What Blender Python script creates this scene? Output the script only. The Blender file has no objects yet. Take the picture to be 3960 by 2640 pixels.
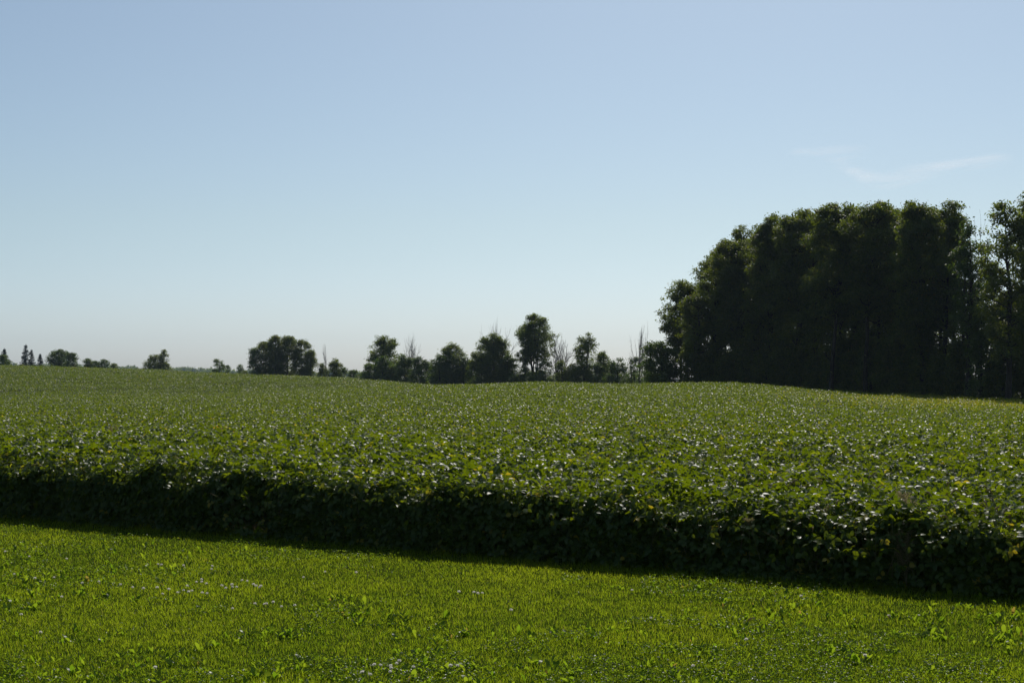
import bpy, math, random
import numpy as np

# ------------------------------------------------------------------ camera, sky, sun, exposure
sc = bpy.context.scene
COL = sc.collection
R = math.radians
H = 1.85                       # eye height (m)
F = 5500.0                     # focal length in pixels of the 3960 px wide frame
HOR = 1440.0                   # horizon row
cam = bpy.data.cameras.new("camera"); cam.sensor_width = 36.0; cam.lens = 50.0
cam.clip_start = 0.1; cam.clip_end = 60000
camo = bpy.data.objects.new("camera", cam); COL.objects.link(camo)
camo.location = (0, 0, H); camo.rotation_euler = (R(90) + math.atan((HOR-1320)/F), 0, 0)
sc.camera = camo

SUN_AZ, SUN_EL = R(13), R(46)
world = bpy.data.worlds.new("World"); sc.world = world; world.use_nodes = True
wn = world.node_tree
sky = wn.nodes.new("ShaderNodeTexSky"); sky.sky_type = 'NISHITA'; sky.sun_disc = False
sky.sun_elevation = SUN_EL; sky.sun_rotation = SUN_AZ
sky.air_density = 0.85; sky.dust_density = 1.0; sky.ozone_density = 1.0
hs = wn.nodes.new("ShaderNodeMix"); hs.data_type = 'RGBA'; hs.blend_type = 'MULTIPLY'; hs.inputs[0].default_value = 1
hs.inputs[7].default_value = (.845, .942, .965, 1)
hv = wn.nodes.new("ShaderNodeHueSaturation"); hv.inputs['Saturation'].default_value = .88
wn.links.new(sky.outputs[0], hv.inputs['Color']); wn.links.new(hv.outputs[0], hs.inputs[6])
bg = wn.nodes['Background']; bg.inputs[1].default_value = 0.087
# the lowest few degrees of this summer sky are a clean pale blue rather than cream
gtc = wn.nodes.new("ShaderNodeTexCoord"); gsx = wn.nodes.new("ShaderNodeSeparateXYZ"); wn.links.new(gtc.outputs['Generated'], gsx.inputs[0])
gmr = wn.nodes.new("ShaderNodeMapRange"); gmr.interpolation_type = 'SMOOTHSTEP'; gmr.inputs[1].default_value = .0; gmr.inputs[2].default_value = .115
gmr.inputs[3].default_value = 1; gmr.inputs[4].default_value = 0; wn.links.new(gsx.outputs[2], gmr.inputs[0])
gmx = wn.nodes.new("ShaderNodeMix"); gmx.data_type = 'RGBA'; gmx.blend_type = 'MULTIPLY'; gmx.inputs[7].default_value = (1.02, 1.06, 1.29, 1)
wn.links.new(gmr.outputs[0], gmx.inputs[0]); wn.links.new(hs.outputs[2], gmx.inputs[6]); wn.links.new(gmx.outputs[2], bg.inputs[0])

sun = bpy.data.lights.new("sun", 'SUN'); sun.energy = 3.2; sun.angle = R(0.5); sun.color = (1.0, 0.95, 0.86)
suno = bpy.data.objects.new("sun", sun); COL.objects.link(suno)
suno.rotation_euler = (R(90) - SUN_EL, 0, math.pi - SUN_AZ)   # light travels towards -Y, -X, down
sc.view_settings.view_transform = 'Standard'; sc.view_settings.look = 'None'
sc.view_settings.exposure = 0.0; sc.view_settings.gamma = 1.0
sc.cycles.max_bounces = 6; sc.cycles.diffuse_bounces = 4; sc.cycles.glossy_bounces = 2
sc.cycles.transmission_bounces = 4; sc.cycles.transparent_max_bounces = 8; sc.cycles.volume_bounces = 0
sc.cycles.use_denoising = True; sc.cycles.denoiser = 'OPENIMAGEDENOISE'
sc.cycles.sample_clamp_indirect = 4.0
sc.cycles.caustics_reflective = False; sc.cycles.caustics_refractive = False

# ------------------------------------------------------------------ helpers
def tag(o, label=None, cat=None, group=None, kind=None):
    if label: o['label'] = label
    if cat: o['category'] = cat
    if group: o['group'] = group
    if kind: o['kind'] = kind
    return o

def empty(name, loc):
    o = bpy.data.objects.new(name, None); COL.objects.link(o); o.location = loc
    o.empty_display_size = 0.2
    return o

def mesh_obj(name, V, T, mat, parent=None, rnd=None, smooth=True):
    """V (n,3) float, T (m,3) int triangles, rnd (m,) per face value"""
    me = bpy.data.meshes.new(name)
    V = np.ascontiguousarray(V, dtype=np.float32); T = np.ascontiguousarray(T, dtype=np.int32)
    me.vertices.add(len(V)); me.vertices.foreach_set('co', V.ravel())
    me.loops.add(T.size); me.loops.foreach_set('vertex_index', T.ravel())
    me.polygons.add(len(T)); me.polygons.foreach_set('loop_start', np.arange(0, T.size, 3, dtype=np.int32))
    me.polygons.foreach_set('loop_total', np.full(len(T), 3, dtype=np.int32))
    if smooth: me.polygons.foreach_set('use_smooth', np.ones(len(T), dtype=bool))
    if rnd is not None:
        a = me.attributes.new('tint', 'FLOAT', 'FACE'); a.data.foreach_set('value', np.asarray(rnd, dtype=np.float32))
    me.materials.append(mat); me.update(calc_edges=True)
    o = bpy.data.objects.new(name, me); COL.objects.link(o)
    if parent is not None: o.parent = parent
    return o

class Soup:
    def __init__(s): s.V = []; s.T = []; s.r = []; s.n = 0
    def add(s, V, T, r):
        s.V.append(V); s.T.append(T + s.n); s.r.append(r); s.n += len(V)
    def leaves(s, P, D, N, L, W, tpl, r):
        """copies of a leaf template: origin P, along D, normal N, length L, width W (arrays)"""
        tv, tt = tpl
        D = D / np.linalg.norm(D, axis=1, keepdims=True)
        S = np.cross(N, D); S /= np.linalg.norm(S, axis=1, keepdims=True) + 1e-9
        N = np.cross(D, S)
        L = np.broadcast_to(L, (len(P),)); W = np.broadcast_to(W, (len(P),))
        v = (P[:, None, :] + tv[None, :, 0, None]*(D*L[:, None])[:, None, :] +
             tv[None, :, 1, None]*(S*W[:, None])[:, None, :] + tv[None, :, 2, None]*(N*L[:, None])[:, None, :])
        t = tt[None] + (np.arange(len(P))*len(tv))[:, None, None]
        s.add(v.reshape(-1, 3), t.reshape(-1, 3), np.repeat(r, len(tt)))
    def tube(s, pts, rad, sides=5, r=0.5):
        pts = np.asarray(pts, float); rad = np.asarray(rad, float); n = len(pts)
        d = np.gradient(pts, axis=0); d /= np.linalg.norm(d, axis=1, keepdims=True) + 1e-9
        ref = np.array([0.31, 0.95, 0.05]); a = np.cross(d, ref); a /= np.linalg.norm(a, axis=1, keepdims=True) + 1e-9
        b = np.cross(d, a); th = np.arange(sides)/sides*2*math.pi
        V = pts[:, None] + rad[:, None, None]*(np.cos(th)[None, :, None]*a[:, None] + np.sin(th)[None, :, None]*b[:, None])
        V = V.reshape(-1, 3); i = np.arange(n-1)[:, None]*sides; j = np.arange(sides)[None]; k = (j+1) % sides
        A, B, C, Dd = i+j, i+k, i+sides+k, i+sides+j
        T = np.concatenate([np.stack([A, B, C], -1).reshape(-1, 3), np.stack([A, C, Dd], -1).reshape(-1, 3)])
        s.add(V, T, np.full(len(T), r))
    def build(s, name, mat, parent=None, smooth=True):
        return mesh_obj(name, np.concatenate(s.V), np.concatenate(s.T), mat, parent, np.concatenate(s.r), smooth)

# leaf templates: (x along, y across, z up), unit length
OVATE = (np.array([[0, 0, 0], [.28, .42, .07], [.28, -.42, .07], [.3, 0, -.01], [.66, .33, .03], [.66, -.33, .03], [.68, 0, -.05], [1, 0, -.16]]),
         np.array([[0, 3, 1], [0, 2, 3], [1, 3, 6], [1, 6, 4], [2, 6, 3], [2, 5, 6], [4, 6, 7], [5, 7, 6]]))
FOLD = (np.array([[0, 0, 0], [.42, .45, .08], [.42, -.45, .08], [1, 0, -.06]]), np.array([[0, 3, 1], [0, 2, 3]]))
BLADE = (np.array([[0, .5, 0], [0, -.5, 0], [.55, .38, .06], [.55, -.38, .06], [1, 0, -.08]]), np.array([[0, 1, 3], [0, 3, 2], [2, 3, 4]]))
STRAP = (np.array([[0, .15, 0], [0, -.15, 0], [.3, .42, .06], [.3, -.42, .06], [.65, .5, .07], [.65, -.5, .07], [.9, .28, 0], [.9, -.28, 0], [1, 0, -.04]]),
         np.array([[0, 1, 3], [0, 3, 2], [2, 3, 5], [2, 5, 4], [4, 5, 7], [4, 7, 6], [6, 7, 8]]))

def unit(a): return a / (np.linalg.norm(a, axis=-1, keepdims=True) + 1e-9)

def vnoise(x, y, seed=0):
    """smooth value noise on arrays"""
    x = np.asarray(x, float); y = np.asarray(y, float)
    xi = np.floor(x).astype(np.int64); yi = np.floor(y).astype(np.int64); fx = x-xi; fy = y-yi
    fx = fx*fx*(3-2*fx); fy = fy*fy*(3-2*fy)
    def h(a, b):
        n = (a*374761393 + b*668265263 + seed*1442695041) & 0x7fffffff
        n = ((n ^ (n >> 13))*1274126177) & 0x7fffffff
        return ((n ^ (n >> 16)) & 0xffff)/65535.0
    return (h(xi, yi)*(1-fx)+h(xi+1, yi)*fx)*(1-fy)+(h(xi, yi+1)*(1-fx)+h(xi+1, yi+1)*fx)*fy

# ------------------------------------------------------------------ materials
def leaf_mat(name, cols, tcols, rough=0.45, spec=0.5, trans=0.5, noise=None, gloss=0):
    m = bpy.data.materials.new(name); m.use_nodes = True; nt = m.node_tree; n = nt.nodes; l = nt.links
    for x in list(n): n.remove(x)
    out = n.new('ShaderNodeOutputMaterial'); at = n.new('ShaderNodeAttribute'); at.attribute_name = 'tint'
    def ramp(cs):
        r = n.new('ShaderNodeValToRGB'); e = r.color_ramp.elements
        while len(e) < len(cs): e.new(0.5)
        for i, (p, c) in enumerate(cs): e[i].position = p; e[i].color = (*c, 1)
        return r
    ra, rb = ramp(cols), ramp(tcols)
    l.new(at.outputs['Fac'], ra.inputs[0]); l.new(at.outputs['Fac'], rb.inputs[0])
    ca, cb = ra.outputs[0], rb.outputs[0]
    p = n.new('ShaderNodeBsdfPrincipled'); p.inputs['Roughness'].default_value = rough
    p.inputs['Specular IOR Level'].default_value = spec
    if noise:
        tc = n.new('ShaderNodeTexCoord'); nz = n.new('ShaderNodeTexNoise'); nz.inputs['Scale'].default_value = noise
        l.new(tc.outputs['Object'], nz.inputs['Vector'])
        mr = n.new('ShaderNodeMapRange'); mr.inputs[1].default_value = .35; mr.inputs[2].default_value = .65
        mr.inputs[3].default_value = .75; mr.inputs[4].default_value = 1.25
        l.new(nz.outputs[0], mr.inputs[0])
        def mul(c):
            k = n.new('ShaderNodeMix'); k.data_type = 'RGBA'; k.blend_type = 'MULTIPLY'; k.inputs[0].default_value = 1
            l.new(c, k.inputs[6]); l.new(mr.outputs[0], k.inputs[7]); return k.outputs[2]
        ca, cb = mul(ca), mul(cb)
    l.new(ca, p.inputs['Base Color'])
    t = n.new('ShaderNodeBsdfTranslucent'); l.new(cb, t.inputs['Color'])
    mx = n.new('ShaderNodeMixShader'); mx.inputs[0].default_value = trans
    l.new(p.outputs[0], mx.inputs[1]); l.new(t.outputs[0], mx.inputs[2])
    if gloss:
        gl = n.new('ShaderNodeBsdfGlossy'); gl.inputs['Roughness'].default_value = rough; gl.inputs['Color'].default_value = (1, 1, 1, 1)
        m2 = n.new('ShaderNodeMixShader'); m2.inputs[0].default_value = gloss; l.new(mx.outputs[0], m2.inputs[1]); l.new(gl.outputs[0], m2.inputs[2]); mx = m2
    l.new(mx.outputs[0], out.inputs[0])
    return m

def plain_mat(name, col, col2, rough=0.85, scale=4.0):
    m = bpy.data.materials.new(name); m.use_nodes = True; nt = m.node_tree; n = nt.nodes; l = nt.links
    p = n['Principled BSDF']; p.inputs['Roughness'].default_value = rough; p.inputs['Specular IOR Level'].default_value = .1
    tc = n.new('ShaderNodeTexCoord'); nz = n.new('ShaderNodeTexNoise'); nz.inputs['Scale'].default_value = scale
    nz.inputs['Detail'].default_value = 5
    l.new(tc.outputs['Object'], nz.inputs['Vector'])
    r = n.new('ShaderNodeValToRGB'); r.color_ramp.elements[0].position = .35; r.color_ramp.elements[1].position = .65
    r.color_ramp.elements[0].color = (*col, 1); r.color_ramp.elements[1].color = (*col2, 1)
    l.new(nz.outputs[0], r.inputs[0]); l.new(r.outputs[0], p.inputs['Base Color'])
    return m

M = {}
M['soy'] = leaf_mat('soybean_leaf', [(0, (.040, .075, .011)), (.8, (.066, .105, .010)), (.93, (.13, .15, .02)), (1, (.30, .24, .03))],
                    [(0, (.10, .155, .003)), (.7, (.22, .275, .005)), (.92, (.34, .40, .012)), (1, (.55, .42, .02))], rough=.38, spec=.13, trans=.54, gloss=.009)
M['soy_stem'] = leaf_mat('soybean_stem', [(0, (.10, .12, .03)), (1, (.22, .17, .07))], [(0, (.08, .10, .02)), (1, (.1, .08, .03))], rough=.7, trans=.2)
M['grass'] = leaf_mat('grass_blade', [(0, (.035, .065, .008)), (.85, (.065, .098, .010)), (1, (.16, .14, .05))],
                      [(0, (.21, .32, .010)), (.85, (.45, .54, .016)), (1, (.40, .34, .06))], rough=.24, spec=0, trans=.68, gloss=.007)
M['weed'] = leaf_mat('broad_leaf', [(0, (.04, .09, .008)), (.85, (.08, .13, .01)), (1, (.2, .16, .05))],
                     [(0, (.20, .34, .010)), (.85, (.38, .48, .02)), (1, (.42, .30, .05))], rough=.28, spec=0, trans=.66, gloss=.010)
TREE_C = [(0, (.022, .038, .010)), (.85, (.052, .072, .014)), (1, (.085, .085, .02))]
TREE_T = [(0, (.14, .20, .010)), (.85, (.32, .38, .015)), (1, (.40, .30, .02))]
M['tree'] = leaf_mat('tree_leaf', TREE_C, TREE_T, rough=.5, spec=.4, trans=.45)
M['tree_light'] = leaf_mat('tree_leaf_light', [(0, (.035, .062, .014)), (.85, (.065, .095, .018)), (1, (.12, .12, .03))],
                           [(0, (.10, .19, .01)), (.85, (.20, .29, .015)), (1, (.34, .32, .03))], rough=.5, spec=.4, trans=.38)
M['tree_mid'] = leaf_mat('tree_leaf_mid', [(0, (.026, .048, .012)), (.85, (.058, .085, .016)), (1, (.10, .10, .025))],
                         [(0, (.13, .20, .008)), (.85, (.34, .42, .015)), (1, (.42, .36, .03))], rough=.5, spec=.4, trans=.46)
M['spruce'] = leaf_mat('spruce_needles', [(0, (.015, .03, .018)), (1, (.03, .05, .03))], [(0, (.01, .02, .01)), (1, (.03, .05, .02))], rough=.6, trans=.12)
M['bark'] = plain_mat('bark', (.022, .018, .014), (.045, .038, .03), .95, 3)
M['dead_bark'] = plain_mat('dead_bark', (.05, .045, .04), (.10, .09, .08), .85, 3)
M['clover'] = leaf_mat('clover_petals', [(0, (.78, .72, .66)), (1, (.8, .74, .7))], [(0, (.85, .80, .72)), (1, (.85, .8, .75))], rough=.8, spec=.1, trans=.55)
M['seed_head'] = leaf_mat('seed_head', [(0, (.20, .19, .08)), (1, (.30, .24, .12))], [(0, (.30, .28, .10)), (1, (.40, .30, .14))], rough=.7, trans=.5)
M['yellow'] = leaf_mat('yellow_leaf', [(0, (.55, .38, .02)), (1, (.65, .45, .03))], [(0, (.7, .45, .02)), (1, (.8, .5, .03))], rough=.5, trans=.5)

# ------------------------------------------------------------------ the lie of the land
C_COLS = [-3000, 0, 600, 1000, 1300, 1500, 1650, 1750, 1900, 2050, 2250, 2400, 2600, 2750, 2850, 3000, 3200, 3500, 3960, 7000]
C_ROW1 = [1540, 1535, 1530, 1522, 1508, 1498, 1491, 1490, 1484, 1480, 1483, 1487, 1482, 1480, 1483, 1495, 1513, 1530, 1549, 1590]
C_DST1 = [108, 108, 108, 108, 108, 108, 108, 108, 108, 108, 108, 108, 106, 104, 102, 99, 95, 90, 84, 84]
C_ROW2 = [1412, 1415, 1432, 1450, 1462, 1473, 1487, 1500, 1506, 1506, 1506, 1506, 1506, 1506, 1506, 1510, 1520, 1530, 1545, 1590]
C_DST2 = [240, 240, 238, 225, 210, 198, 186, 180, 175, 172, 170, 168, 160, 155, 150, 148, 144, 138, 130, 130]
SOY_H = 0.66
def sstep(t): t = np.clip(t, 0, 1); return t*t*(3-2*t)
def crest(x, y):
    u = 1980 + F*np.asarray(x, float)/np.maximum(y, 1.0)
    d1 = np.interp(u, C_COLS, C_DST1); d2 = np.interp(u, C_COLS, C_DST2)
    return u, d1, d2, H-(np.interp(u, C_COLS, C_ROW1)-HOR)*d1/F-SOY_H, H-(np.interp(u, C_COLS, C_ROW2)-HOR)*d2/F-SOY_H
def ground_z(x, y):
    x = np.asarray(x, float); y = np.asarray(y, float)
    u, d1, d2, z1, z2 = crest(x, y)
    left = 1-sstep((u-1200)/500)
    zm = np.minimum(z1, z2)*1.0 - (0.25 + 1.3*left)
    dm = d1 + (d2-d1)*(0.5-0.12*left)
    z = z1*sstep((y-18)/(d1-18))
    z = np.where(y > d1, z1+(zm-z1)*sstep((y-d1)/(dm-d1)), z)
    z = np.where(y > dm, zm+(z2-zm)*sstep((y-dm)/(d2-dm)), z)
    z = np.where(y > d2, z2+(-8-z2)*sstep((y-d2)/420.0), z)
    near = sstep((y-20)/40)
    z = z + near*(vnoise(x*.05, y*.05, 3)-.5)*.10
    return z
EDGE_A, EDGE_B = 14.25, -0.615      # front edge of the bean stand: y = A + B x
EDGE_N = 1/math.sqrt(1+EDGE_B**2)
def edge_s(x, y): return (y - (EDGE_A + EDGE_B*x))*EDGE_N

def axis(lim, first, grow):
    v = [0.0]; s = first
    while v[-1] < lim: v.append(v[-1]+s); s *= grow
    return np.array(v)
ax = axis(2100, .8, 1.012); xs = np.concatenate([-ax[::-1], ax[1:]])
ys = np.concatenate([-axis(60, 2, 1.2)[::-1], axis(2200, .8, 1.008)[1:]])
GX, GY = np.meshgrid(xs, ys)
V = np.stack([GX, GY, ground_z(GX, GY)], -1).reshape(-1, 3)
nx = len(xs); i = (np.arange(len(ys)-1)[:, None]*nx + np.arange(nx-1)[None]).ravel()
T = np.concatenate([np.stack([i, i+1, i+nx+1], 1), np.stack([i, i+nx+1, i+nx], 1)])
def ground_mat():
    m = bpy.data.materials.new('earth_and_turf'); m.use_nodes = True; nt = m.node_tree; n = nt.nodes; l = nt.links
    p = n['Principled BSDF']; p.inputs['Roughness'].default_value = 1; p.inputs['Specular IOR Level'].default_value = 0
    tc = n.new('ShaderNodeTexCoord')
    def noise(s, d=6):
        z = n.new('ShaderNodeTexNoise'); z.inputs['Scale'].default_value = s; z.inputs['Detail'].default_value = d
        l.new(tc.outputs['Object'], z.inputs['Vector']); return z.outputs[0]
    def ramp(a, b, src):
        r = n.new('ShaderNodeValToRGB'); r.color_ramp.elements[0].position = .35; r.color_ramp.elements[1].position = .65
        r.color_ramp.elements[0].color = (*a, 1); r.color_ramp.elements[1].color = (*b, 1); l.new(src, r.inputs[0]); return r.outputs[0]
    turf = ramp((.020, .035, .005), (.045, .062, .008), noise(9)); soil = ramp((.035, .026, .018), (.07, .052, .036), noise(5))
    sx = n.new('ShaderNodeSeparateXYZ'); l.new(tc.outputs['Object'], sx.inputs[0])
    a = n.new('ShaderNodeMath'); a.operation = 'MULTIPLY_ADD'; l.new(sx.outputs[0], a.inputs[0]); a.inputs[1].default_value = -EDGE_B; l.new(sx.outputs[1], a.inputs[2])
    b = n.new('ShaderNodeMapRange'); l.new(a.outputs[0], b.inputs[0]); b.inputs[1].default_value = EDGE_A+.3; b.inputs[2].default_value = EDGE_A+1.2
    mx = n.new('ShaderNodeMix'); mx.data_type = 'RGBA'; l.new(b.outputs[0], mx.inputs[0]); l.new(turf, mx.inputs[6]); l.new(soil, mx.inputs[7])
    l.new(mx.outputs[2], p.inputs['Base Color'])
    return m
g = mesh_obj('ground', V, T, ground_mat()); tag(g, kind='structure')

# ------------------------------------------------------------------ lawn: grass, clover, broad leaves
rng = np.random.default_rng(11)
def sample_lawn(n, d0=6.6, d1=21.5, um=.60, back=.30):
    n = int(n*1.55)
    """points on the lawn in view (plus a margin), density falling gently with distance"""
    d = np.exp(rng.uniform(math.log(d0), math.log(d1), n)); u = rng.uniform(-um, um, n); x = u*d; y = d
    k = edge_s(x, y) < back
    return x[k], y[k]
def grass():
    s = Soup(); x, y = sample_lawn(760000); n = len(x)
    patch = vnoise(x*1.3, y*1.3, 5)*.6+vnoise(x*4.5, y*4.5, 6)*.4
    fine = vnoise(x*9, y*9, 16)
    keep = rng.uniform(size=n) < .55+.6*patch; x, y, patch, fine = x[keep], y[keep], patch[keep], fine[keep]; n = len(x)
    a = rng.uniform(0, 2*math.pi, n); lean = np.abs(rng.normal(.55, .35, n)); lean = np.clip(lean, 0, 1.45)
    D = np.stack([np.cos(a)*np.sin(lean), np.sin(a)*np.sin(lean), np.cos(lean)], 1)
    N = unit(np.stack([-np.cos(a)*np.cos(lean), -np.sin(a)*np.cos(lean), np.sin(lean)], 1) + rng.normal(0, .35, (n, 3)))
    L = rng.uniform(.018, .042, n)*(.70+.65*fine)*(1+.25*(patch-.5))
    band = np.clip((edge_s(x, y)+.55)/.5, 0, 1); L *= 1+1.6*band*rng.uniform(0, 1, n)
    W = rng.uniform(.0022, .0042, n)*(1+.045*np.maximum(y-9, 0))
    P = np.stack([x, y, ground_z(x, y)-.003], 1)
    r = np.clip(.42+(patch-.5)*1.0+rng.normal(0, .26, n), 0, .84); dry = rng.uniform(size=n) < .035; r[dry] = .97
    s.leaves(P, D, N, L, W, BLADE, r)
    tag(s.build('lawn_grass', M['grass']), 'mown bright green lawn grass in front of the beans', 'lawn grass', kind='stuff')
grass()
def clover():
    s = Soup(); x, y = sample_lawn(60000, back=.1)
    m = vnoise(x*.55+3, y*.55, 21)*.6+vnoise(x*2.1, y*2.1, 22)*.4; k = m > .54; x, y = x[k], y[k]; n = len(x)
    z = ground_z(x, y)+rng.uniform(.018, .045, n)
    for q in range(3):
        a = rng.uniform(0, 6.28, n) if q == 0 else a+2.09
        D = unit(np.stack([np.cos(a), np.sin(a), rng.normal(.1, .35, n)], 1)); N = unit(np.array([0, 0, 1.])+rng.normal(0, .38, (n, 3)))
        s.leaves(np.stack([x, y, z], 1), D, N, rng.uniform(.011, .019, n), rng.uniform(.012, .019, n), FOLD, np.clip(rng.normal(.4, .25, n), 0, .85))
    tag(s.build('clover_leaves', M['weed']), 'patches of low three-lobed clover leaves in the lawn', 'clover', kind='stuff')
clover()
def broadleaf():
    s = Soup(); x, y = sample_lawn(7600, back=-.15)
    m = vnoise(x*.5+9, y*.5, 31)*.5+vnoise(x*1.7, y*1.7, 32)*.5
    near = np.clip(1.35-(y-8)/7.0, .12, 1); k = (m > .47) & (rng.uniform(size=len(x)) < near); x, y = x[k], y[k]
    for px, py in zip(x, y):
        n = rng.integers(3, 9); a = rng.uniform(0, 6.28, n); e = rng.uniform(.25, 1.25, n)
        D = np.stack([np.cos(a)*np.cos(e), np.sin(a)*np.cos(e), np.sin(e)], 1)
        N = unit(np.stack([-np.cos(a)*np.sin(e), -np.sin(a)*np.sin(e), np.cos(e)], 1)+rng.normal(0, .25, (n, 3)))
        L = rng.uniform(.020, .052, n)*rng.choice([1, 1, 1, 1.6]); P = np.tile([px, py, float(ground_z(px, py))], (n, 1))+rng.normal(0, .01, (n, 3))*[1, 1, 0]
        s.leaves(P, D, N, L, L*rng.uniform(.20, .46, n), STRAP, np.where(rng.uniform(size=n) < .02, 1., rng.uniform(.0, .85, n)))
    tag(s.build('broadleaf_weeds', M['weed']), 'yellow-green plantain and dandelion leaves standing up in the lawn', 'weeds', kind='stuff')
broadleaf()
# white clover heads: each is a thing; positions read from the photograph (column, row)
def to_lawn(c, r): d = H*F/(r-HOR); return (c-1980)/F*d, d
heads = [(610, 2296), (630, 2316), (658, 2303), (688, 2311), (712, 2302), (722, 2287), (738, 2310), (748, 2305), (764, 2269), (782, 2259), (792, 2270), (808, 2277), (782, 2314), (808, 2312),
         (896, 2288), (902, 2285), (914, 2290), (946, 2263), (958, 2264), (980, 2282), (994, 2289), (1008, 2291), (1016, 2288), (852, 2287), (878, 2297), (1026, 2358), (1040, 2357), (1062, 2350), (1092, 2366),
         (1145, 2364), (985, 2357), (905, 2373), (820, 2218), (822, 2209), (716, 2204), (628, 2203), (612, 2200), (612, 2608), (1460, 2598), (1474, 2597), (1520, 2608), (1521, 2600), (1540, 2584), (1519, 2619),
         (1412, 2625), (1594, 2603), (1750, 2602), (1778, 2600), (1428, 2634), (1536, 2587), (1838, 2312), (1862, 2313), (1775, 2311), (1847, 2317), (1972, 2385), (60, 2238), (140, 2260), (210, 2250), (330, 2275), (385, 2268),
         (470, 2280), (520, 2292), (560, 2300), (240, 2330), (90, 2400), (160, 2470), (2440, 2300), (2510, 2410), (2890, 2500), (3330, 2560), (3100, 2330), (2680, 2600), (1180, 2250), (1260, 2228), (1380, 2236), (30, 2150), (120, 2170), (260, 2180)]
def clover_head_meshes():
    s = Soup(); rg = np.random.default_rng(5); n = 46
    k = np.arange(n)+.5; ph = np.arccos(1-1.75*k/n); th = math.pi*(1+5**.5)*k
    D = np.stack([np.cos(th)*np.sin(ph), np.sin(th)*np.sin(ph), np.cos(ph)], 1)
    D2 = unit(D+np.array([0, 0, .35])); s.leaves(D*.0045+[0, 0, .056], D2, unit(np.cross(D2, rg.normal(size=(n, 3)))), .0065, .0036, BLADE, np.zeros(n))
    v = s; st = Soup(); st.tube([[0, 0, 0], [.002, .001, .03], [0, 0, .055]], [.0011, .001, .0009], 4)
    return v, st
vh, vs = clover_head_meshes()
c0 = empty('clover_flower', (0, 0, 0))
ch = vh.build('flower_head', M['clover'], c0); cs = vs.build('stalk', M['soy_stem'], c0)
for i_, (c, r) in enumerate(heads):
    if i_ == 0: o = c0
    else:
        o = c0.copy(); COL.objects.link(o)
        for q in (ch, cs):
            k = q.copy(); COL.objects.link(k); k.parent = o
    px, py = to_lawn(c, r); o.location = (px, py, float(ground_z(px, py))); sca = random.Random(i_).uniform(1.0, 1.3)
    o.scale = (sca*1.1, sca*1.1, sca*.9); o.rotation_euler = (random.Random(i_+9).uniform(-.3, .3), random.Random(i_+5).uniform(-.3, .3), i_)
    tag(o, 'small white clover flower on a thin stalk standing in the mown lawn', 'clover flower', 'white clover flowers in the lawn')

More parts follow.
